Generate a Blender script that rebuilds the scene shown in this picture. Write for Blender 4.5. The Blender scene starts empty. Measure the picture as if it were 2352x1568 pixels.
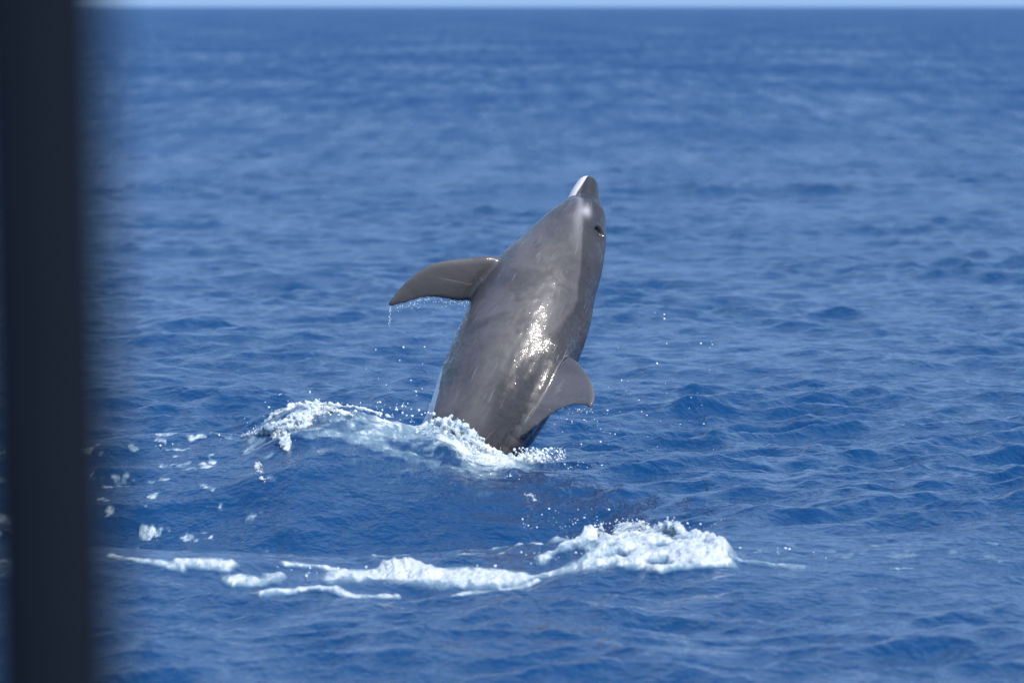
import bpy, bmesh, math, random
import numpy as np
from mathutils import Vector

random.seed(7)
rng = np.random.default_rng(7)
scene = bpy.context.scene
col = scene.collection

# ------------------------------------------------------------------ camera
CAM_H = 2.5            # eye height above the mean sea level
DIST = 35.0            # distance of the dolphin
K = 5.64 / 2352 / DIST # radians per unit of the measured frame (2352 wide)
HOR = 16.0             # measured height of the horizon line
cd = bpy.data.cameras.new("camera")
cam = bpy.data.objects.new("camera", cd)
col.objects.link(cam)
cam.location = (0, 0, CAM_H)
cam.rotation_euler = (math.radians(90) - (784 - HOR) * K, 0, 0)
cd.sensor_width = 36
cd.lens = 36 * DIST / 5.64
cd.clip_start = 0.1
cd.clip_end = 60000
cd.dof.use_dof = True
cd.dof.focus_distance = DIST + 0.1
cd.dof.aperture_fstop = 4.8
scene.camera = cam

# ------------------------------------------------------------------ sky and sun
SUN_EL, SUN_AZ = math.radians(46), math.radians(45)   # behind the camera, to its right
world = bpy.data.worlds.new("World")
scene.world = world
world.use_nodes = True
wn = world.node_tree
bg = wn.nodes["Background"]
sky = wn.nodes.new("ShaderNodeTexSky")
sky.sky_type = 'NISHITA'
sky.sun_disc = False
sun_dir = Vector((math.sin(SUN_AZ) * math.cos(SUN_EL), -math.cos(SUN_AZ) * math.cos(SUN_EL), math.sin(SUN_EL)))
sky.sun_elevation = SUN_EL
sky.sun_rotation = math.atan2(sun_dir.x, sun_dir.y)
sky.altitude = 0
sky.air_density = 1.2
sky.dust_density = 0.0
sky.ozone_density = 10.0
SKY = 0.15
# sea haze: the air low over the horizon is no brighter than this pale blue
dk = wn.nodes.new("ShaderNodeMix"); dk.data_type = 'RGBA'; dk.blend_type = 'DARKEN'
dk.inputs[0].default_value = 1.0
dk.inputs[7].default_value = (0.128 / SKY, 0.210 / SKY, 0.352 / SKY, 1)
wn.links.new(sky.outputs[0], dk.inputs[6])
wn.links.new(dk.outputs[2], bg.inputs[0])
bg.inputs[1].default_value = SKY
sd = bpy.data.lights.new("sun", 'SUN')
sd.energy = 2.05
sd.angle = math.radians(0.53)
sd.color = (1.0, 0.95, 0.88)
sun = bpy.data.objects.new("sun", sd)
col.objects.link(sun)
sun.location = (10, -20, 30)
sun.rotation_euler = sun_dir.to_track_quat('Z', 'Y').to_euler()
scene.view_settings.view_transform = 'Standard'
scene.view_settings.look = 'None'
scene.view_settings.exposure = 1.32
scene.view_settings.gamma = 1
scene.render.engine = 'CYCLES'
scene.cycles.use_denoising = True
scene.cycles.max_bounces = 8
scene.cycles.transparent_max_bounces = 16

# ------------------------------------------------------------------ helpers
def tag(o, label=None, cat=None, group=None, kind=None):
    if label: o["label"] = label
    if cat: o["category"] = cat
    if group: o["group"] = group
    if kind: o["kind"] = kind
    return o

def P(X, Y, d=DIST):
    """world point at distance d for a spot measured in the photograph"""
    return Vector(((X - 1176) * K * d, d, CAM_H - (Y - HOR) * K * d))

def G(X, Y, z=0.0):
    """spot on the water (x, y) where the surface stands at height z"""
    y = (CAM_H - z) / ((Y - HOR) * K)
    return (X - 1176) * K * y, y

TAB = rng.random((256, 256)).astype(np.float32)
def vnoise(x, y):
    xi = np.floor(x); yi = np.floor(y)
    fx = (x - xi).astype(np.float32); fy = (y - yi).astype(np.float32)
    xi = xi.astype(np.int64) & 255; yi = yi.astype(np.int64) & 255
    x1 = (xi + 1) & 255; y1 = (yi + 1) & 255
    fx = fx * fx * fx * (fx * (fx * 6 - 15) + 10); fy = fy * fy * fy * (fy * (fy * 6 - 15) + 10)
    a = TAB[xi, yi] * (1 - fx) + TAB[x1, yi] * fx
    b = TAB[xi, y1] * (1 - fx) + TAB[x1, y1] * fx
    return a * (1 - fy) + b * fy
def fbm(x, y, o=4):
    s = 0; a = 0.5; t = 0
    c, sn = 0.8, 0.6
    for i in range(o):
        s = s + a * vnoise(x + 17.3 * i, y + 9.1 * i); t += a
        x, y = (x * c - y * sn) * 2.03, (x * sn + y * c) * 2.03
        a *= 0.5
    return s / t
def smooth(e0, e1, x):
    t = np.clip((x - e0) / (e1 - e0), 0, 1)
    return t * t * (3 - 2 * t)

def mesh_from(name, V, F, smooth_shade=True):
    """V (n,3), F (m,3 or 4) arrays -> mesh"""
    me = bpy.data.meshes.new(name)
    V = np.ascontiguousarray(V, dtype=np.float32); F = np.ascontiguousarray(F, dtype=np.int32)
    n, k = F.shape
    me.vertices.add(len(V)); me.vertices.foreach_set("co", V.ravel())
    me.loops.add(n * k); me.loops.foreach_set("vertex_index", F.ravel())
    me.polygons.add(n)
    me.polygons.foreach_set("loop_start", np.arange(0, n * k, k, dtype=np.int32))
    me.polygons.foreach_set("use_smooth", np.full(n, smooth_shade, dtype=bool))
    me.update(calc_edges=True)
    me.validate()
    return me
def add_attr(me, name, vals):
    a = me.attributes.new(name, 'FLOAT', 'POINT')
    a.data.foreach_set("value", np.ascontiguousarray(vals, dtype=np.float32).ravel())
def link(name, me, mat=None, parent=None):
    o = bpy.data.objects.new(name, me)
    col.objects.link(o)
    if mat: me.materials.append(mat)
    if parent: o.parent = parent
    return o

class NT:
    def __init__(self, name):
        self.m = bpy.data.materials.new(name); self.m.use_nodes = True
        self.t = self.m.node_tree; self.bsdf = self.t.nodes["Principled BSDF"]
        self.out = self.t.nodes["Material Output"]
    def n(self, typ, **kw):
        nd = self.t.nodes.new(typ)
        for k, v in kw.items():
            if k.startswith("i_"):
                key = k[2:]
                nd.inputs[int(key) if key.isdigit() else key].default_value = v
            else: setattr(nd, k, v)
        return nd
    def l(self, a, b): self.t.links.new(a, b)
    def attr(self, name): return self.n("ShaderNodeAttribute", attribute_name=name).outputs["Fac"]
    def math(self, op, a, b=None, clamp=False):
        nd = self.n("ShaderNodeMath", operation=op, use_clamp=clamp)
        for i, v in enumerate((a, b)):
            if v is None: continue
            if isinstance(v, (int, float)): nd.inputs[i].default_value = v
            else: self.l(v, nd.inputs[i])
        return nd.outputs[0]
    def mix(self, f, a, b):
        nd = self.n("ShaderNodeMix", data_type='RGBA')
        for s, v in ((nd.inputs[0], f), (nd.inputs[6], a), (nd.inputs[7], b)):
            if isinstance(v, (int, float, tuple)): s.default_value = v
            else: self.l(v, s)
        return nd.outputs[2]
    def noise(self, vec, scale, detail=3, rough=0.55, dist=0.0):
        nd = self.n("ShaderNodeTexNoise", i_Scale=scale, i_Detail=detail, i_Roughness=rough, i_Distortion=dist)
        if vec is not None: self.l(vec, nd.inputs["Vector"])
        return nd.outputs["Fac"]
    def ramp(self, f, a, b):
        nd = self.n("ShaderNodeMapRange", clamp=True, interpolation_type='SMOOTHSTEP')
        nd.inputs[1].default_value = a; nd.inputs[2].default_value = b
        self.l(f, nd.inputs[0]); return nd.outputs[0]

# ------------------------------------------------------------------ materials
def water_material():
    m = NT("sea_water")
    geo = m.n("ShaderNodeNewGeometry").outputs["Position"]
    far = m.attr("rough")
    foam = m.attr("foam")
    # fine ripples
    mp = m.n("ShaderNodeMapping"); mp.inputs["Scale"].default_value = (1.0, 0.55, 1.0); m.l(geo, mp.inputs[0])
    r1 = m.noise(mp.outputs[0], 7.0, 4, 0.55, 0.4)
    r2 = m.noise(mp.outputs[0], 26.0, 2, 0.5, 0.3)
    h = m.math('ADD', m.math('MULTIPLY', r1, 0.042), m.math('MULTIPLY', r2, 0.011))
    # froth relief
    f1 = m.noise(geo, 38.0, 4, 0.65)
    h = m.math('ADD', h, m.math('MULTIPLY', m.math('MULTIPLY', f1, foam), 0.03))
    bp = m.n("ShaderNodeBump", i_Strength=1.0, i_Distance=1.0); m.l(h, bp.inputs["Height"])
    # foam break-up
    mf = m.n("ShaderNodeMapping"); mf.inputs["Scale"].default_value = (1.0, 0.2, 1.0); m.l(geo, mf.inputs[0])
    brk = m.noise(mf.outputs[0], 13.0, 5, 0.7, 0.6)
    ff = m.ramp(m.math('ADD', foam, m.math('MULTIPLY', m.math('SUBTRACT', brk, 0.5), 2.1)), 0.42, 0.98)
    thin = m.ramp(m.math('ADD', foam, m.math('MULTIPLY', m.math('SUBTRACT', brk, 0.5), 0.5)), 0.05, 0.6)
    b = m.bsdf
    body = m.mix(thin, (0.004, 0.049, 0.160, 1), (0.27, 0.39, 0.48, 1))
    m.l(body, b.inputs["Base Color"])
    # gusts: rougher and calmer streaks of wind on the far water
    mg = m.n("ShaderNodeMapping"); mg.inputs["Scale"].default_value = (0.09, 0.022, 1.0); m.l(geo, mg.inputs[0])
    mg2 = m.n("ShaderNodeMapping"); mg2.inputs["Scale"].default_value = (1.4, 0.08, 1.0); m.l(geo, mg2.inputs[0])
    gust = m.math('ADD', m.math('MULTIPLY', m.noise(mg.outputs[0], 1.0, 4, 0.6), 1.0), m.math('MULTIPLY', m.noise(mg2.outputs[0], 1.0, 4, 0.65), 1.2))
    gf = m.math('ADD', 1.0, m.math('MULTIPLY', m.math('SUBTRACT', gust, 1.1), 2.6), clamp=False)
    m.l(m.math('ADD', m.math('MULTIPLY', far, m.math('MAXIMUM', gf, 0.25)), 0.09), b.inputs["Roughness"])
    b.inputs["IOR"].default_value = 1.333
    m.l(bp.outputs[0], b.inputs["Normal"])
    # clear water: part of the light goes through to what lies just below
    tr = m.n("ShaderNodeBsdfTransparent"); tr.inputs[0].default_value = (0.55, 0.85, 0.95, 1)
    lw = m.n("ShaderNodeFresnel", i_IOR=1.333); m.l(bp.outputs[0], lw.inputs["Normal"])
    tf = m.math('MULTIPLY', m.math('SUBTRACT', 1.0, lw.outputs[0]), 0.25)
    mx = m.n("ShaderNodeMixShader"); m.l(tf, mx.inputs[0]); m.l(b.outputs[0], mx.inputs[1]); m.l(tr.outputs[0], mx.inputs[2])
    fb = m.n("ShaderNodeBsdfPrincipled")
    fb.inputs["Base Color"].default_value = (0.70, 0.73, 0.76, 1); fb.inputs["Roughness"].default_value = 0.5
    fb.inputs["IOR"].default_value = 1.333
    m.l(bp.outputs[0], fb.inputs["Normal"])
    mx2 = m.n("ShaderNodeMixShader"); m.l(ff, mx2.inputs[0]); m.l(mx.outputs[0], mx2.inputs[1]); m.l(fb.outputs[0], mx2.inputs[2])
    m.l(mx2.outputs[0], m.out.inputs[0])
    return m.m
M_WATER = water_material()

def deep_material():
    m = NT("deep_water")
    geo = m.n("ShaderNodeNewGeometry").outputs["Position"]
    c = m.mix(m.noise(geo, 0.3, 2), (0.003, 0.024, 0.10, 1), (0.005, 0.034, 0.135, 1))
    m.l(c, m.bsdf.inputs["Base Color"]); m.bsdf.inputs["Roughness"].default_value = 0.9
    return m.m
M_DEEP = deep_material()

def foam_material():
    m = NT("froth")
    geo = m.n("ShaderNodeNewGeometry").outputs["Position"]
    n1 = m.noise(geo, 60.0, 4, 0.7)
    c = m.mix(m.ramp(m.noise(geo, 9.0, 4, 0.6), 0.38, 0.66), (0.55, 0.64, 0.72, 1), (0.78, 0.81, 0.83, 1))
    m.l(c, m.bsdf.inputs["Base Color"])
    m.bsdf.inputs["Roughness"].default_value = 0.3; m.bsdf.inputs["IOR"].default_value = 1.33
    bp = m.n("ShaderNodeBump", i_Strength=0.9, i_Distance=0.02); m.l(n1, bp.inputs["Height"]); m.l(bp.outputs[0], m.bsdf.inputs["Normal"])
    tr = m.n("ShaderNodeBsdfTransparent"); tr.inputs[0].default_value = (0.75, 0.9, 0.97, 1)
    mx = m.n("ShaderNodeMixShader")
    m.bsdf.inputs['Subsurface Weight'].default_value = 0.8; m.bsdf.inputs['Subsurface Radius'].default_value = (1, 1.1, 1.2); m.bsdf.inputs['Subsurface Scale'].default_value = 0.03
    m.l(m.ramp(m.noise(geo, 26.0, 4, 0.65), 0.50, 0.74), mx.inputs[0]); m.l(m.bsdf.outputs[0], mx.inputs[1]); m.l(tr.outputs[0], mx.inputs[2])
    m.l(mx.outputs[0], m.out.inputs[0])
    return m.m
M_FOAM = foam_material()

def drop_material():
    m = NT("water_drop")
    b = m.bsdf
    b.inputs["Base Color"].default_value = (0.72, 0.80, 0.86, 1)
    b.inputs["Roughness"].default_value = 0.12; b.inputs["IOR"].default_value = 1.6
    b.inputs["Coat Weight"].default_value = 1.0; b.inputs["Coat Roughness"].default_value = 0.08
    return m.m
M_DROP = drop_material()

def skin_material():
    m = NT("dolphin_skin")
    geo = m.n("ShaderNodeNewGeometry").outputs["Position"]
    uv = m.n("ShaderNodeAttribute", attribute_name="along").outputs["Vector"]
    cape, white, dark = m.attr("cape"), m.attr("white"), m.attr("dark")
    n1 = m.noise(uv, 3.0, 5, 0.6, 0.5)
    base = m.mix(m.ramp(n1, 0.3, 0.7), (0.070, 0.065, 0.070, 1), (0.132, 0.120, 0.123, 1))
    cape_shade_c = m.mix(m.ramp(n1, 0.3, 0.7), (0.030, 0.028, 0.033, 1), (0.050, 0.046, 0.051, 1))
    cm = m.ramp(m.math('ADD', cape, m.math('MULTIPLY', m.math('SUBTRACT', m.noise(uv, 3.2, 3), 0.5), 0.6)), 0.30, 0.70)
    c = m.mix(cm, base, cape_shade_c)  # dark back pigment, plus the shade painted over the far flank
    # pale healed scratches running along the body
    mp = m.n("ShaderNodeMapping"); mp.inputs["Scale"].default_value = (2.0, 34.0, 1.0); mp.inputs["Rotation"].default_value = (0, 0, 0.22)
    m.l(uv, mp.inputs[0])
    sc = m.ramp(m.noise(mp.outputs[0], 1.6, 2, 0.5), 0.70, 0.76)
    c = m.mix(m.math('MULTIPLY', sc, 0.40), c, (0.33, 0.31, 0.31, 1))
    # rake marks and small nicks, thin and at a slant
    for rot, scl, lo_, pw in ((-0.35, (3.0, 75.0, 1.0), 0.705, 0.45), (0.9, (5.0, 90.0, 1.0), 0.725, 0.40)):
        mq = m.n("ShaderNodeMapping"); mq.inputs["Scale"].default_value = scl; mq.inputs["Rotation"].default_value = (0, 0, rot); mq.inputs["Location"].default_value = (rot * 7, 1.3, 0)
        m.l(uv, mq.inputs[0])
        c = m.mix(m.math('MULTIPLY', m.ramp(m.noise(mq.outputs[0], 1.3, 1, 0.5), lo_, lo_ + 0.04), pw), c, (0.30, 0.285, 0.29, 1))
    # faint dark blotches
    c = m.mix(m.math('MULTIPLY', m.ramp(m.noise(uv, 6.5, 4, 0.6, 0.8), 0.55, 0.72), 0.45), c, (0.045, 0.041, 0.044, 1))
    c = m.mix(m.ramp(m.math('ADD', white, m.math('MULTIPLY', m.math('SUBTRACT', m.noise(geo, 30.0, 3), 0.5), 0.35)), 0.42, 0.6), c, (0.66, 0.58, 0.60, 1))
    c = m.mix(m.math('MULTIPLY', m.attr("pale"), 0.55, clamp=True), c, (0.50, 0.50, 0.53, 1))  # sheen on the head, painted in as a pale stripe and spot
    c = m.mix(dark, c, (0.012, 0.011, 0.012, 1))
    b = m.bsdf
    m.l(c, b.inputs["Base Color"])
    m.l(m.math('ADD', m.math('MULTIPLY', n1, 0.3), 0.22), b.inputs["Roughness"])
    b.inputs["IOR"].default_value = 1.36; b.inputs["Specular IOR Level"].default_value = 0.42
    b.inputs["Coat Weight"].default_value = 1.0; b.inputs["Coat Roughness"].default_value = 0.08; b.inputs["Coat IOR"].default_value = 1.36
    w1 = m.noise(geo, 34.0, 3, 0.65); w2 = m.noise(geo, 9.0, 3, 0.5)
    h = m.math('ADD', m.math('MULTIPLY', w1, 0.0031), m.math('MULTIPLY', w2, 0.0028))
    bp = m.n("ShaderNodeBump", i_Strength=1.0, i_Distance=1.0); m.l(h, bp.inputs["Height"])
    m.l(bp.outputs[0], b.inputs["Coat Normal"])
    sx = m.n("ShaderNodeSeparateXYZ"); m.l(uv, sx.inputs[0])
    low = m.ramp(sx.outputs[0], 0.7, 1.7)
    bead = m.ramp(m.math('ADD', m.noise(geo, 44.0, 2, 0.55), m.math('MULTIPLY', low, 0.07)), 0.55, 0.61)
    wet = m.ramp(m.math('ADD', m.noise(geo, 9.0, 2, 0.5), m.math('MULTIPLY', low, 0.16)), 0.36, 0.52)
    m.l(m.math('ADD', m.math('MULTIPLY', bead, wet), 0.16), b.inputs["Coat Weight"])
    bp2 = m.n("ShaderNodeBump", i_Strength=0.35, i_Distance=1.0); m.l(m.math('MULTIPLY', w2, 0.01), bp2.inputs["Height"])
    m.l(bp2.outputs[0], b.inputs["Normal"])
    return m.m
M_SKIN = skin_material()

def eye_material():
    m = NT("eye"); m.bsdf.inputs["Base Color"].default_value = (0.01, 0.009, 0.008, 1); m.bsdf.inputs["Roughness"].default_value = 0.15
    return m.m
M_EYE = eye_material()

def post_material():
    m = NT("dark_paint")
    geo = m.n("ShaderNodeNewGeometry").outputs["Position"]
    c = m.mix(m.noise(geo, 25.0, 3), (0.0035, 0.0060, 0.0115, 1), (0.0050, 0.0085, 0.0155, 1))
    m.l(c, m.bsdf.inputs["Base Color"]); m.bsdf.inputs["Roughness"].default_value = 0.8
    m.bsdf.inputs["Specular IOR Level"].default_value = 0.06
    return m.m
M_POST = post_material()

# ------------------------------------------------------------------ sea surface
YC = 34.62                        # distance of the crest thrown up at the dolphin
crest = [(-400, 1036), (0, 1018), (250, 1008), (400, 1006), (500, 1003), (560, 1000), (610, 972), (660, 942), (710, 930), (770, 932), (840, 944), (900, 960),
         (960, 978), (1020, 980), (1060, 1000), (1090, 1022), (1140, 1046), (1200, 1056), (1300, 1058), (1420, 1055), (1560, 1050), (1750, 1043)]
CX = np.array([P(a, b, YC).x for a, b in crest]); CZ = np.array([P(a, b, YC).z for a, b in crest])
CZ[-1] = 0.0; CZ[0] = 0.0

def features(x, y):
    """swell of the breach: the raised crest, the hollow before it, the foam ridge"""
    yc = YC + 0.10 * np.sin(x * 2.1 + 0.6) * smooth(-0.4, -1.2, x)
    t = yc - y
    zc = np.interp(x, CX, CZ)
    front = np.exp(-(np.clip(t, 0, 20) / 1.45) ** 1.35)
    back = np.exp(-(np.clip(-t, 0, 20) / 0.42) ** 2)
    h = zc * np.where(t > 0, front, back)
    h = h + 0.035 * np.exp(-((y - 28.7 - 0.35 * np.sin(x * 1.9 + 0.8)) / 0.9) ** 2) * (0.8 + 0.5 * np.sin(x * 3.3)) * smooth(-3.4, -2.2, x) * smooth(2.6, 1.4, x)
    h = h - 0.31 * np.exp(-((y - 31.3 - 0.25 * np.sin(x * 1.6)) / 1.25) ** 2) * smooth(-3.8, -1.8, x) * smooth(1.3, 0.0, x)
    return h

# foam patches lying on the water: (points measured along the patch, half depth, strength)
FOAM = [   # points along the patch, half depth, strength, how high it is piled (m)
    ([(255, 1285), (330, 1299), (420, 1306)], 7, .80, .0), ([(418, 1300), (525, 1304)], 8, 1.0, .005), ([(545, 1318), (600, 1313), (632, 1304)], 7, .95, .0),
    ([(648, 1284), (720, 1281), (780, 1288)], 6, .75, .0), ([(610, 1330), (650, 1328)], 6, .8, .0), ([(670, 1325), (760, 1329), (850, 1339), (905, 1337)], 6, 1.0, .005),
    ([(790, 1304), (860, 1297), (940, 1292), (1040, 1294), (1160, 1297)], 17, 1.12, .012), ([(915, 1291), (945, 1287), (975, 1291)], 9, 1.4, .05), ([(900, 1326), (1000, 1324), (1120, 1318), (1210, 1306)], 6, .9, .0),
    ([(1180, 1300), (1260, 1292), (1340, 1286), (1420, 1274)], 6, .75, .01), ([(1230, 1272), (1330, 1262), (1420, 1252)], 6, .7, .008),
    ([(1330, 1290), (1400, 1288), (1480, 1290), (1600, 1276), (1690, 1279)], 7, 1.1, .03), ([(1290, 1268), (1400, 1250), (1500, 1244), (1600, 1256)], 7, .95, .025),
    ([(1370, 1234), (1420, 1224), (1480, 1220), (1540, 1228)], 9, 1.25, .06), ([(1540, 1236), (1600, 1250), (1650, 1262), (1690, 1279)], 9, 1.2, .045), ([(1440, 1266), (1520, 1262), (1600, 1264)], 5, .9, .02),
    ([(1210, 1240), (1255, 1237)], 6, .9, .02), ([(1290, 1246), (1345, 1238)], 6, .9, .02), ([(860, 1242), (925, 1250)], 4, .55, .0), ([(1050, 1262), (1110, 1260)], 4, .6, .0), ([(1190, 1244), (1150, 1252)], 4, .5, .0),
    ([(-60, 1300), (0, 1290), (45, 1300)], 12, .62, .0), ([(-40, 1190), (20, 1200)], 5, .6, .0), ([(-30, 1130), (30, 1140)], 7, .5, .0),
    ([(1700, 1278), (1760, 1283), (1830, 1290)], 4, .5, .0), ([(2050, 1290), (2100, 1284)], 3, .5, .0),
]
def segdist(px, py, a, b):
    ax, ay = a; bx, by = b
    dx, dy = bx - ax, by - ay
    t = np.clip(((px - ax) * dx + (py - ay) * dy) / (dx * dx + dy * dy + 1e-9), 0, 1)
    return np.hypot(px - ax - t * dx, py - ay - t * dy)

SEA = {}
def sea_hit(X, Y, limit=34.6):
    """distance at which the line of sight through a measured spot meets the water"""
    j = int(np.argmin(np.abs(SEA['tx'] - (X - 1176) * K)))
    proj = HOR + (CAM_H - SEA['H'][:, j]) / (SEA['y'] * K)
    i = int(np.argmax(proj <= Y))
    return min(float(SEA['y'][i]), limit)

def sea_height(x, y):
    i = np.clip(np.searchsorted(SEA['y'], y), 0, len(SEA['y']) - 1); j = np.clip(np.searchsorted(SEA['tx'], x / y), 0, len(SEA['tx']) - 1)
    return SEA['H'][i, j]

def build_sea():
    pix = 5.64 / 1024 / DIST
    ys = [13.0]
    while ys[-1] < 30000:
        y = ys[-1]
        ys.append(y + min(max(y * y / CAM_H * pix * 0.58, 0.018), 2500))
    ys = np.array(ys)
    tx = list(np.arange(-0.1, 0.1, 2.55e-4))
    st = 2.55e-4; out = []; v = 0.1
    while v < 1.6:
        st *= 1.16; v += st; out.append(v)
    tx = np.array([-a for a in out[::-1]] + tx + out)
    ny, nx = len(ys), len(tx)
    X = (ys[:, None] * tx[None, :]); Y = np.repeat(ys[:, None], nx, 1)
    dY = np.gradient(ys)[:, None]; dX = ys[:, None] * np.gradient(tx)[None, :]
    H = np.zeros_like(X); DXc = np.zeros_like(X); DYc = np.zeros_like(X)
    lost = np.zeros((ny, 1))
    NW = 170
    lam = np.exp(rng.uniform(math.log(0.09), math.log(16.0), NW)); lam.sort()
    for i, L in enumerate(lam):
        k = 2 * math.pi / L
        spread = 0.95 if L < 2 else 0.5
        ang = rng.normal(-math.pi / 2 + 0.35, spread)
        kx, ky = k * math.cos(ang), k * math.sin(ang)
        slope = 0.0118 * (1.0 + 0.75 * math.exp(-(math.log(L / 0.34) / 0.85) ** 2)) * (1.0 if L > 0.25 else (L / 0.25) ** 0.5) * (1.0 if L < 1.1 else (1.1 / L) ** 0.8) * rng.uniform(0.6, 1.4)
        a = slope / k * 1.414
        w = smooth(16.0, 7.0, np.abs(ky) * dY)
        lost += slope ** 2 * (1 - w)
        jmax = int(np.searchsorted(-w[:, 0], 0.0)) if w[-1, 0] == 0 else ny
        jmax = max(jmax, 0)
        if jmax == 0: continue
        wx = smooth(1.9, 0.9, np.abs(kx) * dX[:jmax])
        ww = w[:jmax] * wx
        ph = kx * X[:jmax] + ky * Y[:jmax] + rng.uniform(0, 6.28)
        H[:jmax] += a * ww * np.sin(ph)
        c = a * ww * np.cos(ph) * 0.9
        DXc[:jmax] += c * math.cos(ang); DYc[:jmax] += c * math.sin(ang)
    # wind patches: calmer and rougher water
    near = Y < 400
    g = np.ones_like(X); g[near] = 0.45 + 1.5 * fbm(X[near] * 0.6, Y[near] * 0.25, 3) ** 1.5 + 0.70 * smooth(29.5, 31.5, Y[near]) * smooth(43, 36.5, Y[near]) + 0.45 * smooth(27.2, 25.5, Y[near])
    H *= g; DXc *= g; DYc *= g
    # the breach
    loc = (Y > 20) & (Y < 45) & (np.abs(X) < 5)
    xl, yl = X[loc], Y[loc]
    foam = np.zeros_like(X)
    fl = np.zeros_like(xl)
    wob = (fbm(xl * 3.1, yl * 1.3, 4) - 0.5)
    wob2 = (fbm(xl * 3.1 + 40, yl * 1.3 + 40, 4) - 0.5)
    xs_, ys_ = xl + wob * 0.16, yl + wob2 * 0.55
    lumps = np.zeros_like(xl)
    fine = fbm(xl * 22, yl * 7.5, 4)
    for pts, hw, s, piled in FOAM:
        gp = [G(a, b, 0.03) for a, b in pts]
        r = hw * gp[0][1] ** 2 / CAM_H * K
        d = np.full_like(xl, 9.0)
        SX = 3.2     # a patch is deep (away from us) rather than wide: measure across at the same scale
        for p, q in zip(gp[:-1], gp[1:]):
            d = np.minimum(d, segdist(xs_ * SX, ys_, (p[0] * SX, p[1]), (q[0] * SX, q[1])))
        f = s * smooth(1.25 * r, 0.0, d)
        fl = np.maximum(fl, f)
        lumps = np.maximum(lumps, piled * smooth(1.2 * r, 0.1 * r, d) * (0.55 + 0.9 * fine))
    lumps = lumps + np.clip(fl, 0, 1) * (0.003 + 0.030 * np.clip(fine - 0.35, 0, 1))
    # broken whitewater filling the bank on the right
    bx = np.array([G(a, 1255)[0] for a in (1262, 1380, 1440, 1500, 1560, 1620, 1694)])
    far_ = np.array([G(1400, b, 0.05)[1] for b in (1266, 1232, 1216, 1212, 1222, 1246, 1278)])
    near_ = np.array([G(1400, b, 0.05)[1] for b in (1292, 1292, 1293, 1294, 1292, 1289, 1283)])
    yf = np.interp(xl, bx, far_) + wob2 * 0.5; yn = np.interp(xl, bx, near_) + wob * 0.35
    bank = smooth(bx[0] - 0.03, bx[0] + 0.35, xl) * smooth(bx[-1] + 0.02, bx[-1] - 0.06, xl) * smooth(yf + 0.10, yf - 0.22, yl) * smooth(yn - 0.05, yn + 0.12, yl)
    torn = fbm(xl * 7.5 + yl * 1.1, yl * 3.4 - xl * 1.5, 5)
    bank = bank * smooth(0.41, 0.63, torn + 0.10 * smooth(0.4, 1.2, xl))
    fl = np.maximum(fl, bank)
    lumps = np.maximum(lumps, bank * (0.008 + 0.040 * np.clip(fine - 0.25, 0, 1) + 0.03 * torn))
    # flecks left of the crest and in the hollow
    fleck = fbm(xl * 11 + yl * 2.0, yl * 5.5 - xl * 3.0, 4)
    zone = smooth(-3.6, -2.8, xl) * smooth(-0.9, -1.6, xl) * smooth(29.8, 30.6, yl) * smooth(36.0, 34.6, yl)
    zone2 = smooth(-1.6, -0.8, xl) * smooth(0.5, 0.0, xl) * smooth(28.6, 29.2, yl) * smooth(31.8, 30.4, yl) * 0.8
    zone3 = smooth(0.0, 0.4, xl) * smooth(4.5, 2.0, xl) * smooth(28.4, 28.8, yl) * smooth(29.6, 29.2, yl) * 0.55
    fl = np.maximum(fl, np.maximum(np.maximum(zone, zone2), zone3) * smooth(0.61, 0.78, fleck) * 0.66)
    # lacy foam on the thrown-up face
    t = YC - yl
    face = smooth(-0.35, 0.0, t) * (0.55 * smooth(1.3, 0.5, t) + 0.45 * smooth(2.3, 0.9, t)) * smooth(-1.40, -1.05, xl) * smooth(0.25, -0.05, xl)
    lace = fbm(xl * 6 + t * 5, t * 3.2 - xl * 3.0, 4)
    lace2 = fbm(xl * 17 + t * 14, t * 9 - xl * 8, 4)
    fl = np.maximum(fl, face * (0.16 + 0.22 * smooth(0.8, 0.1, t) + 0.5 * smooth(0.35, 0.70, lace) + 0.35 * smooth(0.52, 0.72, lace2)) * (0.75 + 0.35 * smooth(-0.75, -0.2, xl)))
    fade = 1 - 0.65 * smooth(-2.8, -1.6, xl) * smooth(0.9, 0.2, xl) * smooth(30.3, 31.3, yl) * smooth(36, 35, yl)
    calm = smooth(-3.4, -2.6, xl) * smooth(2.4, 1.5, xl) * smooth(27.2, 28.0, yl) * smooth(31.0, 30.0, yl)
    fade = fade * (1 - 0.45 * calm)
    Hl = H[loc] * fade + features(xl, yl) + lumps
    Hl += face * 0.030 * (fbm(xl * 11 + t * 6, t * 5 - xl * 4, 3) - 0.5) * 2
    H[loc] = Hl; DXc[loc] *= fade; DYc[loc] *= fade
    foam[loc] = fl
    V = np.stack([X + DXc, Y + DYc, H], -1).reshape(-1, 3)
    idx = np.arange(ny * nx).reshape(ny, nx)
    F = np.stack([idx[:-1, :-1], idx[:-1, 1:], idx[1:, 1:], idx[1:, :-1]], -1).reshape(-1, 4)
    SEA.update(tx=tx, y=ys, H=H)
    me = mesh_from("sea", V, F)
    add_attr(me, "foam", foam)
    rough = np.sqrt(np.sqrt(2 * lost * 1.0) ) * 0.75
    rough = np.repeat(rough, nx, 1)
    add_attr(me, "rough", np.clip(rough, 0, 0.6))
    o = link("sea", me, M_WATER)
    tag(o, "deep blue open sea with short choppy wavelets out to the horizon", "sea", kind="structure")
    return o
build_sea()

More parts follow.
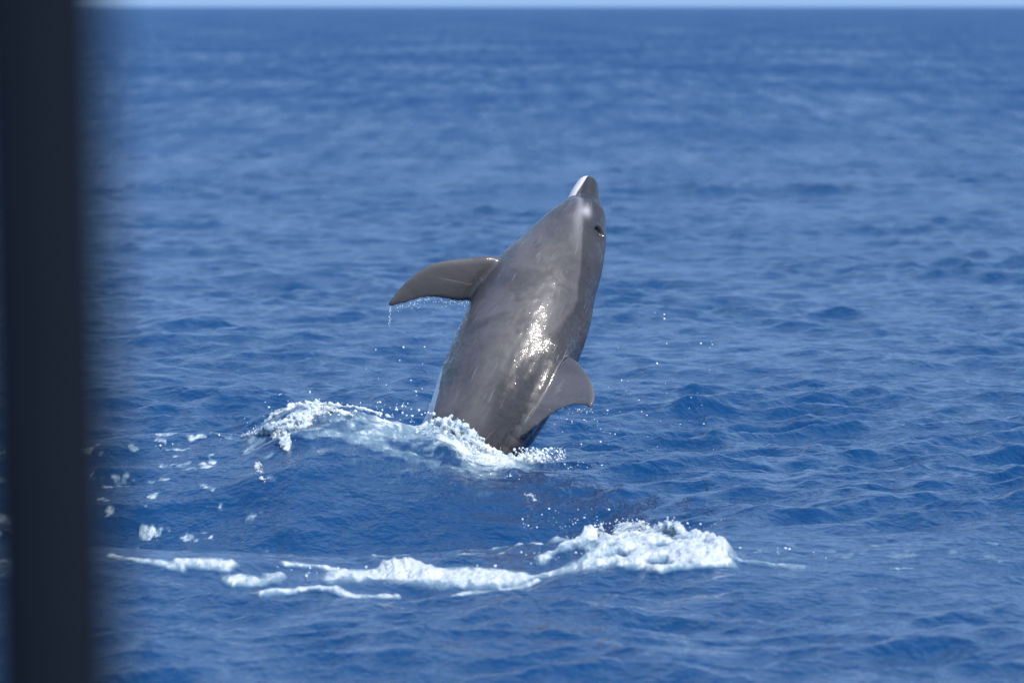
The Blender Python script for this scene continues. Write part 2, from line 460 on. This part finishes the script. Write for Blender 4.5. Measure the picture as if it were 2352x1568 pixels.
def build_deep():
    n = 96
    V = [(0, 0, -1.6)]; F = []
    for r in (300, 3000, 40000):
        for i in range(n):
            a = 2 * math.pi * i / n; V.append((r * math.cos(a), r * math.sin(a), -1.6 - r * 1e-3))
    for i in range(n):
        F.append((0, 1 + i, 1 + (i + 1) % n, 1 + (i + 1) % n))
    me = bpy.data.meshes.new("deep_water")
    faces = [(0, 1 + i, 1 + (i + 1) % n) for i in range(n)]
    for k in range(2):
        for i in range(n):
            a, b = 1 + k * n + i, 1 + k * n + (i + 1) % n
            faces.append((a, a + n, b + n, b))
    me.from_pydata(V, [], faces)
    o = link("deep_water", me, M_DEEP)
    tag(o, "dark blue depths below the clear surface water", "sea", kind="structure")
build_deep()

# ------------------------------------------------------------------ dolphin
S = K * DIST     # metres per measured unit at the dolphin
# centre line: X, Y, half width, dorsal angle, depth offset (m, + = away)
SPINE = [
    (1354, 409.0, 8, 50), (1353.5, 412, 15, 50), (1352, 418, 21.5, 50), (1349.5, 427, 26, 50), (1346.5, 438, 30, 50), (1344, 448, 33.5, 50), (1342, 458, 37, 50),
    (1341, 468, 40.5, 50), (1340, 475, 45, 50), (1338.5, 484, 51, 50), (1335, 497, 59, 50), (1322, 527, 76, 50), (1302, 567, 93, 47), (1279, 610, 108.5, 43), (1248, 662, 126, 39),
    (1215, 738, 140, 39), (1181, 815, 143, 48), (1139, 909, 139, 54), (1096, 988, 126, 56), (1045, 1052, 108, 60), (980, 1098, 86, 70), (905, 1122, 64, 80),
    (830, 1126, 46, 86), (765, 1118, 32, 90), (715, 1108, 23, 90), (690, 1103, 16, 90)]
def catmull(tab, sub):
    A = np.array(tab, float); out = []
    for i in range(len(A) - 1):
        p0, p1, p2, p3 = A[max(i - 1, 0)], A[i], A[i + 1], A[min(i + 2, len(A) - 1)]
        for j in range(sub):
            t = j / sub
            out.append(0.5 * ((2 * p1) + (p2 - p0) * t + (2 * p0 - 5 * p1 + 4 * p2 - p3) * t * t + (3 * p1 - p0 - 3 * p2 + p3) * t ** 3))
    out.append(A[-1]); return np.array(out)

def depth(Y, X):
    # leans back away from us towards the beak; the tail runs level under the crest
    up = np.interp(1000 - Y, [-300, 0, 60, 250, 600], [-0.02, 0.0, 0.06, 0.60, 1.62])
    return up * S * 250 + 0.12 + np.where(X < 1000, (1000 - X) * S * -0.10, 0)

def build_dolphin():
    root = bpy.data.objects.new("dolphin", None); col.objects.link(root)
    root.location = P(1096, 1050, DIST + 0.1)
    tag(root, "grey dolphin leaping upright out of the sea, beak to the sky", "dolphin")
    R = catmull(SPINE, 5)
    C = np.array([(*P(r[0], r[1], DIST),) for r in R])
    C[:, 1] = DIST + depth(R[:, 1], R[:, 0])
    for _ in range(12): C[1:-1, 1] = (C[:-2, 1] + C[1:-1, 1] * 2 + C[2:, 1]) / 4
    # keep the measured place when pushed deeper
    f = C[:, 1] / DIST
    C[:, 0] *= f; C[:, 2] = CAM_H + (C[:, 2] - CAM_H) * f
    rad = R[:, 2] * S * f
    T = np.gradient(C, axis=0)
    for _ in range(3): T[1:-1] = (T[:-2] + T[1:-1] * 2 + T[2:]) / 4
    T[:10] = T[10] * 0.7 + T[:10] * 0.3
    T /= np.linalg.norm(T, axis=1)[:, None]
    T = -T                                  # towards the beak
    U = np.stack([T[:, 2], np.zeros(len(T)), -T[:, 0]], -1); U /= np.linalg.norm(U, axis=1)[:, None]
    W = np.cross(T, U)
    W *= np.where(W[:, 1] > 0, -1, 1)[:, None]   # W: towards the viewer
    th_d = np.radians(R[:, 3])
    NA = 72
    keel = smooth(740, 900, R[:, 1])
    V = []; 
    for i in range(len(C)):
        for j in range(NA):
            a = 2 * math.pi * j / NA
            r = rad[i]
            rel = a - th_d[i]
            rel = (rel + math.pi) % (2 * math.pi) - math.pi
            r *= 1 + 0.22 * keel[i] * math.exp(-(rel / 0.30) ** 2) - 0.05 * keel[i] * math.exp(-((abs(rel) - 0.9) / 0.4) ** 2)
            k = 1.0
            V.append(C[i] + (math.cos(a) * U[i] * k + math.sin(a) * W[i] * 0.94) * r)
    F = []
    n = len(C)
    for i in range(n - 1):
        for j in range(NA):
            a, b = i * NA + j, i * NA + (j + 1) % NA
            F.append((a, b, b + NA, a + NA))
    bm = bmesh.new()
    vs = [bm.verts.new(v) for v in V]
    for f4 in F: bm.faces.new([vs[q] for q in f4])
    bm.faces.new([vs[j] for j in range(NA)][::-1]); bm.faces.new([vs[(n - 1) * NA + j] for j in range(NA)])

    cen2 = R[:, :2]
    def wing(pairs, ptfun, thick, chord_min=0.017):
        secs = []
        np_ = 9
        PT = catmull(pairs, 4)
        L = [Vector(ptfun(p[0], p[1])) for p in PT]; Tt = [Vector(ptfun(p[2], p[3])) for p in PT]
        ring = []
        for i in range(len(PT)):
            l, t = L[i], Tt[i]
            ch = (t - l)
            i0, i1 = max(i - 1, 0), min(i + 1, len(PT) - 1)
            sp = (L[i1] + Tt[i1]) - (L[i0] + Tt[i0])
            nrm = ch.cross(sp).normalized()
            th = max(ch.length * thick * (0.8 + 1.1 * (1 - i / (len(PT) - 1)) ** 2), chord_min)
            row = []
            for q in range(np_ + 1):
                s = q / np_; e = (1 - math.cos(math.pi * s)) / 2
                w = th * (1.9 * math.sqrt(e) * (1 - e) + 0.36 * min(1, (e * 14)) * min(1, (1 - e) * 20) + 0.02)
                row.append((l + ch * e, w * 0.62))
            pts = [p + nrm * w for p, w in row] + [p - nrm * w for p, w in row[::-1]]
            ring.append([bm.verts.new(v) for v in pts])
        m_ = len(ring[0])
        for i in range(len(ring) - 1):
            for j in range(m_):
                bm.faces.new([ring[i][j], ring[i][(j + 1) % m_], ring[i + 1][(j + 1) % m_], ring[i + 1][j]])
        bm.faces.new(ring[0][::-1]); bm.faces.new(ring[-1])
    # dorsal fin
    yA = C[int(np.argmin(np.hypot(cen2[:, 0] - 1215, cen2[:, 1] - 738)))][1]; yB = C[int(np.argmin(np.hypot(cen2[:, 0] - 1096, cen2[:, 1] - 988)))][1]
    def fin_pt(X, Y):
        q = P(X, Y, DIST)
        ax2 = np.array([1096 - 1215, 988 - 738.]); ln = np.hypot(*ax2); ax2 /= ln
        d2 = np.array([X - 1215, Y - 738.])
        tt = float(d2 @ ax2) / ln; cu = float(d2 @ np.array([ax2[1], -ax2[0]])) * S
        yv = yA + (yB - yA) * tt - cu * math.tan(math.radians(49 + 6 * tt))
        f = yv / DIST
        return (q.x * f, yv, CAM_H + (q.z - CAM_H) * f)
    wing([(1225, 800, 1095, 1000), (1262, 806, 1135, 1022), (1292, 813, 1178, 1014), (1316, 823, 1220, 988), (1338, 842, 1264, 954), (1356, 868, 1302, 936), (1365, 893, 1328, 931), (1367, 908, 1343, 933), (1365, 922, 1351, 937), (1360, 932, 1355, 938)], fin_pt, 0.085)
    # left flipper
    ifl = int(np.argmin(np.hypot(cen2[:, 0] - 1248, cen2[:, 1] - 655)))
    def flip_pt(X, Y):
        q = P(X, Y, DIST)
        yv = C[ifl][1] - 0.05 - (1200 - X) * S * 0.22 + (Y - 640) * S * 0.30
        f = yv / DIST
        return (q.x * f, yv, CAM_H + (q.z - CAM_H) * f)
    wing([(1190, 606, 1140, 700), (1130, 588, 1086, 692), (1085, 591, 1050, 692), (1040, 596, 1014, 686), (1000, 603, 985, 684), (965, 620, 960, 688), (935, 644, 932, 697), (911, 670, 908, 702), (897, 689, 897, 704), (892, 697, 892, 703)], flip_pt, 0.11)
    # right flipper, held out on the far side
    def flip2_pt(X, Y):
        q = P(X, Y, DIST); yv = C[ifl][1] + 0.2 + (1300 - X) * S * 0.9
        return (q.x * yv / DIST, yv, CAM_H + (q.z - CAM_H) * yv / DIST)
    wing([(1290, 640, 1280, 730), (1240, 650, 1230, 735), (1200, 665, 1195, 735), (1175, 690, 1178, 735), (1168, 715, 1170, 733)], flip2_pt, 0.11)
    # tail flukes, under the crest
    e = C[-1]
    for sgn in (1, -1):
        def fl_pt(a, b, sgn=sgn):
            # a: towards the tail end, b: outwards
            return (e[0] - a * 0.97, e[1] + sgn * b, e[2] + 0.02 + a * 0.12)
        wing([(-0.14, -0.02, 0.10, -0.02), (-0.09, 0.06, 0.11, 0.06), (-0.02, 0.14, 0.13, 0.14), (0.06, 0.22, 0.17, 0.22), (0.15, 0.28, 0.21, 0.28), (0.21, 0.31, 0.23, 0.31)], fl_pt, 0.10)
    bmesh.ops.recalc_face_normals(bm, faces=bm.faces)
    me = bpy.data.meshes.new("dolphin_raw"); bm.to_mesh(me); bm.free()
    tmp = bpy.data.objects.new("dolphin_raw", me); col.objects.link(tmp)
    md = tmp.modifiers.new("remesh", 'REMESH'); md.mode = 'VOXEL'; md.voxel_size = 0.0075; md.use_smooth_shade = True
    ms = tmp.modifiers.new("smooth", 'SMOOTH'); ms.factor = 0.5; ms.iterations = 9
    dg = bpy.context.evaluated_depsgraph_get()
    me2 = bpy.data.meshes.new_from_object(tmp.evaluated_get(dg))
    bpy.data.objects.remove(tmp)
    me2.name = "dolphin_body"
    nv = len(me2.vertices)
    co = np.empty(nv * 3, np.float32); me2.vertices.foreach_get("co", co); co = co.reshape(-1, 3).astype(float)
    # body coordinates of every vertex
    best = np.full(nv, 1e9); bi = np.zeros(nv, int)
    for i in range(n):
        d = ((co - C[i]) ** 2).sum(1); w = d < best; best[w] = d[w]; bi[w] = i
    rel = co - C[bi]
    cu = (rel * U[bi]).sum(1); cv = (rel * W[bi]).sum(1)
    ang = np.arctan2(cv, cu)                   # 0 right, +90 viewer, 180 left
    da = np.degrees((ang - th_d[bi] + np.pi) % (2 * np.pi) - np.pi)   # from the dorsal line
    arc = np.concatenate([[0], np.cumsum(np.linalg.norm(np.diff(C, axis=0), axis=1))])
    s = arc[bi] + (rel * -T[bi]).sum(1) * 1.0
    r_here = np.sqrt(best)
    isfin = np.clip((r_here / np.maximum(rad[bi], 0.02) - 1.08) / 0.1, 0, 1)
    ds = np.gradient(arc); dsp = np.gradient(R[:, 1]) / ds; dth = np.gradient(np.degrees(th_d)) / ds
    lo = np.clip((rel * -T[bi]).sum(1), -0.06, 0.06)
    da = da - lo * dth[bi]; da = (da + 180) % 360 - 180
    sp = R[bi, 1] + lo * dsp[bi]                              # measured height of the section
    # dark cape along the back, widened past the dorsal line to paint the far flank's shade
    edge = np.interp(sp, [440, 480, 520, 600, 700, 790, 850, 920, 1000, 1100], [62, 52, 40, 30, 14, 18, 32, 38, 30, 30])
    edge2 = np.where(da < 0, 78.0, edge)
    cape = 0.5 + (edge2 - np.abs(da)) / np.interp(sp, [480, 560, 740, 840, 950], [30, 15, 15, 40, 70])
    pale = np.exp(-((np.abs(da) - edge - 9) / 8.0) ** 2) * smooth(470, 490, sp) * smooth(640, 500, sp) * (1 - isfin)  # sheen along the head, put into the colour as a pale stripe
    spot = np.exp(-((sp - 512) / 14.0) ** 2 - ((da - 36) / 10.0) ** 2)  # painted highlight on the forehead
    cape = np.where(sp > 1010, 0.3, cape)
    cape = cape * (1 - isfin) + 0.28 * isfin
    # pale belly and lower jaw
    jaw = smooth(474, 467, sp) * smooth(62, 68, np.abs(da) - (sp - 430) * 0.25) * (bi < 45)
    belly = smooth(0, 9, np.abs(da) - 118 + (sp - 900) * 0.22) * smooth(885, 925, sp) * (1 - isfin)
    thr = smooth(150, 172, np.abs(da)) * 0.8
    white = np.maximum(np.maximum(jaw, belly), thr * (1 - isfin))
    # blowhole on top of the head
    ib = int(np.argmin(np.abs(R[:60, 1] - 536)))
    a0 = th_d[ib]
    nb = math.cos(a0) * U[ib] + math.sin(a0) * W[ib]
    pb = C[ib] + nb * rad[ib] * 0.97
    tb = np.cross(nb, T[ib]); tb /= np.linalg.norm(tb)
    q = co - pb; qt = (q * tb).sum(1) / 0.038; ql = ((q * T[ib]).sum(1) + 0.014 * (qt ** 2)) / 0.012; qn = (q * nb).sum(1)
    hole = np.exp(-(qt ** 4 + ql ** 2)) * (np.abs(qn) < 0.08)
    rim = np.exp(-((np.hypot((q * tb).sum(1) / 0.045, (q * T[ib]).sum(1) / 0.030) - 1) / 0.35) ** 2) * (np.abs(qn) < 0.08)
    co = co - nb[None, :] * (hole * 0.020)[:, None] + nb[None, :] * (rim * 0.005)[:, None]
    # mouth line
    mouth = np.exp(-((np.abs(da) - (sp - 430) * 0.25 - 65) / 5.0) ** 2) * smooth(478, 470, sp) * (bi < 50) * (r_here > 0.02)
    dirc = rel / np.maximum(r_here, 1e-4)[:, None]
    co = co - dirc * (mouth * 0.006)[:, None]
    # soft folds and ribs of muscle on the flank
    nf = fbm(s * 5.0, da * 0.05, 3) - 0.5
    co = co + dirc * (nf * 0.012 * (1 - isfin) * smooth(480, 600, sp))[:, None]
    dark = np.clip(hole * 1.1 + mouth * 0.35, 0, 1)
    off = np.array(root.location)
    me2.vertices.foreach_set("co", (co - off).astype(np.float32).ravel())
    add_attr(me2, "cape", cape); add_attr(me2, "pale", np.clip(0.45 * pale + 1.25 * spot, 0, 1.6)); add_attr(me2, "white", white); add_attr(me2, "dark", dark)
    av = me2.attributes.new("along", 'FLOAT_VECTOR', 'POINT')
    av.data.foreach_set("vector", np.stack([s, np.radians(da) * 0.3, isfin], -1).astype(np.float32).ravel())
    me2.polygons.foreach_set("use_smooth", np.full(len(me2.polygons), True))
    me2.materials.clear()
    me2.update()
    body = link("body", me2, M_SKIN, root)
    # eye on the near side of the head
    ie = int(np.argmin(np.abs(R[:60, 1] - 572)))
    ae = th_d[ie] + math.radians(104)
    ne = math.cos(ae) * U[ie] + math.sin(ae) * W[ie]
    pe = C[ie] + ne * rad[ie] * 0.93
    bm = bmesh.new(); bmesh.ops.create_uvsphere(bm, u_segments=16, v_segments=10, radius=0.010)
    for v in bm.verts: v.co.z *= 0.8
    em = bpy.data.meshes.new("eye"); bm.to_mesh(em); bm.free()
    for p in em.polygons: p.use_smooth = True
    eo = link("eye", em, M_EYE, root); eo.location = Vector(pe) - root.location
    return C, rad, R
build_dolphin()

# ------------------------------------------------------------------ froth and spray
def ico(sub):
    bm = bmesh.new(); bmesh.ops.create_icosphere(bm, subdivisions=sub, radius=1.0)
    V = np.array([v.co[:] for v in bm.verts]); F = np.array([[v.index for v in f.verts] for f in bm.faces]); bm.free()
    return V, F
ICO1 = ico(1); ICO2 = ico(2)
def balls(name, pts, rads, base=ICO1, squash=None):
    V, F = base
    pts = np.asarray(pts); rads = np.asarray(rads)
    n = len(pts)
    sc = rads[:, None, None] * np.ones((1, 1, 3))
    if squash is not None: sc = sc * squash[:, None, :]
    VV = (pts[:, None, :] + V[None] * sc).reshape(-1, 3)
    FF = (F[None] + (np.arange(n) * len(V))[:, None, None]).reshape(-1, 3)
    return mesh_from(name, VV, FF)

def froth(name, strokes, n, voxel, label, cat, flat=(1.0, 1.0, 1.0), beads=3500, spread=None):
    """strokes: (list of (X, Y, distance, radius_m)), blobs crowd along them and fuse into one lumpy mass"""
    pts, rads = [], []
    tot = sum(w for _, w in strokes)
    for st, w in strokes:
        A = np.array([(*P(p[0], p[1], p[2] if len(p) == 4 else sea_hit(p[0], p[1]) - 0.03), p[-1]) for p in st])
        m = int(n * w / tot)
        tt = rng.uniform(0, len(A) - 1, m); i = np.minimum(tt.astype(int), len(A) - 2); f = (tt - i)[:, None]
        q = A[i] * (1 - f) + A[i + 1] * f
        dv = rng.normal(size=(m, 3)); dv /= np.linalg.norm(dv, axis=1)[:, None]
        rr = q[:, 3] * rng.random(m) ** 0.5
        pp = q[:, :3] + dv * rr[:, None]
        if spread:      # lies spread out on the water instead of standing as a roll
            off = dv * rr[:, None] * np.array(spread)
            pp = q[:, :3] + off
            pp[:, 2] = sea_height(pp[:, 0], pp[:, 1]) + np.abs(off[:, 2]) * np.exp(-(off[:, 1] / (q[:, 3] * spread[1] * 0.7)) ** 2) - 0.004
        pts.append(pp); rads.append(np.clip(q[:, 3] * rng.uniform(0.04, 0.24, m) , voxel * 0.9, 1))
    pts = np.concatenate(pts); rads = np.concatenate(rads)
    me = balls(name + "_raw", pts, rads, ICO1, np.array(flat)[None, :] * rng.uniform(0.75, 1.25, (len(pts), 3)))
    tmp = bpy.data.objects.new("tmp", me); col.objects.link(tmp)
    md = tmp.modifiers.new("r", 'REMESH'); md.mode = 'VOXEL'; md.voxel_size = voxel; md.use_smooth_shade = True
    ms = tmp.modifiers.new("s", 'SMOOTH'); ms.factor = 0.5; ms.iterations = 2
    dg = bpy.context.evaluated_depsgraph_get()
    me2 = bpy.data.meshes.new_from_object(tmp.evaluated_get(dg)); bpy.data.objects.remove(tmp)
    # bubbles and flung beads all over the lump
    nv = len(me2.vertices); co = np.empty(nv * 3, np.float32); no = np.empty(nv * 3, np.float32)
    me2.vertices.foreach_get("co", co); me2.vertices.foreach_get("normal", no)
    co = co.reshape(-1, 3).astype(float); no = no.reshape(-1, 3).astype(float)
    rough = vnoise(co[:, 0] * 60 + co[:, 1] * 33, co[:, 2] * 60) - 0.5
    co = co + no * (rough * 0.010)[:, None]
    me2.calc_loop_triangles()
    tri = np.empty(len(me2.loop_triangles) * 3, np.int32); me2.loop_triangles.foreach_get("vertices", tri)
    k = rng.integers(0, nv, beads)
    bp_ = co[k] + no[k] * (rng.exponential(0.006, beads))[:, None] + rng.normal(0, 0.004, (beads, 3))
    br = 0.0016 + 0.0040 * rng.random(beads) ** 2.5
    VB, FB = ICO1
    V2 = (bp_[:, None, :] + VB[None] * br[:, None, None]).reshape(-1, 3)
    F2 = (FB[None] + (np.arange(beads) * len(VB))[:, None, None]).reshape(-1, 3) + nv
    me3 = mesh_from(name, np.concatenate([co, V2]), np.concatenate([tri.reshape(-1, 3), F2]))
    bpy.data.meshes.remove(me2)
    o = link(name, me3, M_FOAM)
    return tag(o, label, cat, kind="stuff")

# froth piled where the dolphin breaks the surface
froth("base_froth", [
    ([(960, 1000, 34.65, .05), (1000, 985, 34.6, .06), (1040, 985, 34.55, .07), (1075, 1015, 34.5, .07), (1110, 1045, 34.5, .07), (1150, 1068, 34.55, .06), (1200, 1068, 34.7, .06), (1245, 1050, 34.8, .05)], 5),
    ([(900, 1010, 34.6, .04), (960, 1010, 34.5, .05), (1020, 1020, 34.4, .07), (1080, 1055, 34.3, .07), (1140, 1090, 34.2, .05)], 3),
    ([(1150, 1095, 34.2, .03), (1190, 1125, 33.4, .03), (1230, 1150, 32.6, .02)], .6),
    ], 3200, 0.0075, "white froth churned up at the foot of the leaping dolphin", "foam", (1.1, 1.1, 1.0), 1000)
# the curling lobe at the end of the crest
froth("crest_froth", [
    ([(525, 1016, 34.6, .010), (570, 1000, 34.6, .022), (610, 988, 34.6, .04), (650, 968, 34.6, .085), (690, 950, 34.6, .075), (725, 935, 34.62, .035)], 4),
    ([(555, 1004, .018), (610, 992, .04), (650, 985, .055), (690, 965, .06), (735, 948, .045)], 3), ([(590, 995, .022), (630, 988, .05), (665, 990, .055), (700, 975, .05)], 2.5), ([(630, 1004, .035), (655, 1008, .045), (655, 1026, .028), (658, 1036, .014)], 1.8), ([(700, 940, .05), (760, 945, .035), (810, 958, .02)], .8),
    ([(720, 925, 34.62, .03), (780, 930, 34.62, .016), (850, 944, 34.62, .010), (910, 962, 34.62, .008)], .5),
    ([(590, 1068, .022), (594, 1085, .03), (600, 1105, .018)], .6),
    ], 3000, 0.0075, "white frothy lobe curling over at the end of the crest", "foam", (1.2, 1.2, 1.0), 700)
# the near bank of whitewater
froth("whitewater", [
    ([(1380, 1226, .014), (1420, 1216, .022), (1470, 1211, .026), (1520, 1213, .022), (1570, 1224, .014)], 3),
    ], 2200, 0.0065, "bank of bubbling whitewater tapering to a point on the right", "foam", (1.5, 2.0, 0.75), 900, (1.3, 5.0, 1.0))

# spray drops
def spray(name, zones, label):
    pts, rads = [], []
    for (X0, X1, Y0, Y1, d0, d1, n, r0, r1) in zones:
        for _ in range(n):
            d = rng.uniform(d0, d1)
            pts.append(P(rng.uniform(X0, X1), rng.uniform(Y0, Y1), d)[:]); rads.append(r0 + (r1 - r0) * rng.random() ** 3)
    pts = np.array(pts); rads = np.array(rads)
    sq = rng.uniform(0.7, 1.3, (len(pts), 3))
    o = link(name, balls(name, pts, rads, ICO2 if len(pts) < 900 else ICO1, sq), M_DROP)
    return tag(o, label, "spray", kind="stuff")
spray("air_drops", [
    (1380, 1640, 780, 1060, 34.4, 36, 36, .002, .007), (840, 980, 780, 980, 34.4, 35.4, 18, .003, .008), (1240, 1420, 930, 1070, 34.6, 35.6, 34, .002, .007),
    (560, 760, 900, 1000, 34.4, 35, 20, .003, .007), (1500, 1540, 690, 760, 35, 36, 3, .003, .006), (490, 580, 1000, 1030, 34.5, 34.7, 10, .003, .009),
    ], "scattered bright drops flung into the air around the dolphin")
spray("surface_drops", [
    (1180, 1300, 1030, 1085, 34.4, 35, 420, .003, .010), (1280, 1560, 1062, 1090, 34.2, 34.8, 110, .003, .008), (700, 1000, 925, 1080, 34.1, 34.4, 240, .003, .011),
    (880, 1100, 1040, 1110, 33.8, 34.1, 260, .003, .011), (1040, 1200, 1090, 1150, 33.2, 33.8, 120, .003, .008), (240, 560, 1020, 1080, 34.2, 34.5, 60, .003, .009),
    (600, 800, 1040, 1140, 33.4, 33.8, 50, .003, .009), (1200, 1460, 1170, 1215, 30.6, 31.2, 45, .002, .007), (1300, 1660, 1195, 1250, 29.8, 30.2, 90, .002, .008),
    (1180, 1690, 1270, 1300, 28.4, 28.8, 60, .002, .007), (620, 1180, 1300, 1340, 28.0, 28.4, 40, .003, .009),
    (1690, 1900, 1260, 1300, 28.6, 29, 25, .003, .007),
    ], "fine sparkling drops thrown up along the froth and wave crest")
# water running off the flipper and the fin tip
def drips():
    pts, rads = [], []
    for _ in range(100):
        X = rng.uniform(892, 1085); Yb = np.interp(X, [892, 930, 960, 985, 1014, 1050, 1085], [703, 698, 689, 685, 687, 693, 693])
        drop = rng.exponential(5) + 1
        pts.append(P(X, Yb + drop, DIST + 0.48)[:]); rads.append(rng.uniform(.0010, .0036))
    for i in range(16):
        pts.append(P(895 + rng.normal(0, 1.5), 706 + i * 2.8 + rng.uniform(-1, 1), DIST + 0.42)[:]); rads.append(rng.uniform(.0015, .0035))
    for _ in range(26):
        X = rng.uniform(1260, 1365); pts.append(P(X, np.interp(X, [1260, 1300, 1365], [960, 940, 940]) + rng.exponential(6), DIST + 0.02)[:]); rads.append(rng.uniform(.002, .004))
    o = link("drips", balls("drips", np.array(pts), np.array(rads), ICO2, rng.uniform(.7, 1.4, (len(pts), 3))), M_DROP)
    tag(o, "thin beads of water dripping off the flipper and dorsal fin", "spray", kind="stuff")
drips()

# ------------------------------------------------------------------ post of the boat, close by and out of focus
def build_post():
    d = 3.3
    top = P(50, -1400, d); bot = P(142, 1568 + 1200, d)
    top, bot = Vector(top), Vector(bot)
    ax = (bot - top).normalized()
    bot = top + ax * ((top.z + 0.4) / -ax.z)      # runs on down the boat's side
    root = bpy.data.objects.new("boat_post", None); col.objects.link(root); root.location = bot
    tag(root, "dark blurred upright post of the watching boat", "post")
    def tube(name, a, b, prof, mat):
        a, b = Vector(a), Vector(b); z = (b - a).normalized(); x = z.orthogonal().normalized(); y = z.cross(x)
        N = 40; V = []; F = []
        for t, r in prof:
            for j in range(N):
                an = 2 * math.pi * j / N; V.append((a + (b - a) * t + (x * math.cos(an) + y * math.sin(an)) * r - bot)[:])
        for i in range(len(prof) - 1):
            for j in range(N):
                p, q = i * N + j, i * N + (j + 1) % N; F.append((p, q, q + N, p + N))
        F.append(tuple(range(N))[::-1]); F.append(tuple((len(prof) - 1) * N + j for j in range(N)))
        me = bpy.data.meshes.new(name); me.from_pydata(V, [], F)
        for p in me.polygons: p.use_smooth = len(p.vertices) == 4
        link(name, me, mat, root)
    r = 0.0385
    tube("tube", bot, top, [(0, r), (0.5, r), (1, r)], M_POST)
    tube("end_cap", top - ax * 0.0, top - ax * 0.03, [(0, r * 1.06), (0.7, r * 1.06), (1, r * 0.8)], M_POST)
    tube("collar", bot - ax * 1.2, bot - ax * 1.26, [(0, r * 1.15), (0.05, r * 1.3), (0.95, r * 1.3), (1, r * 1.15)], M_POST)
build_post()
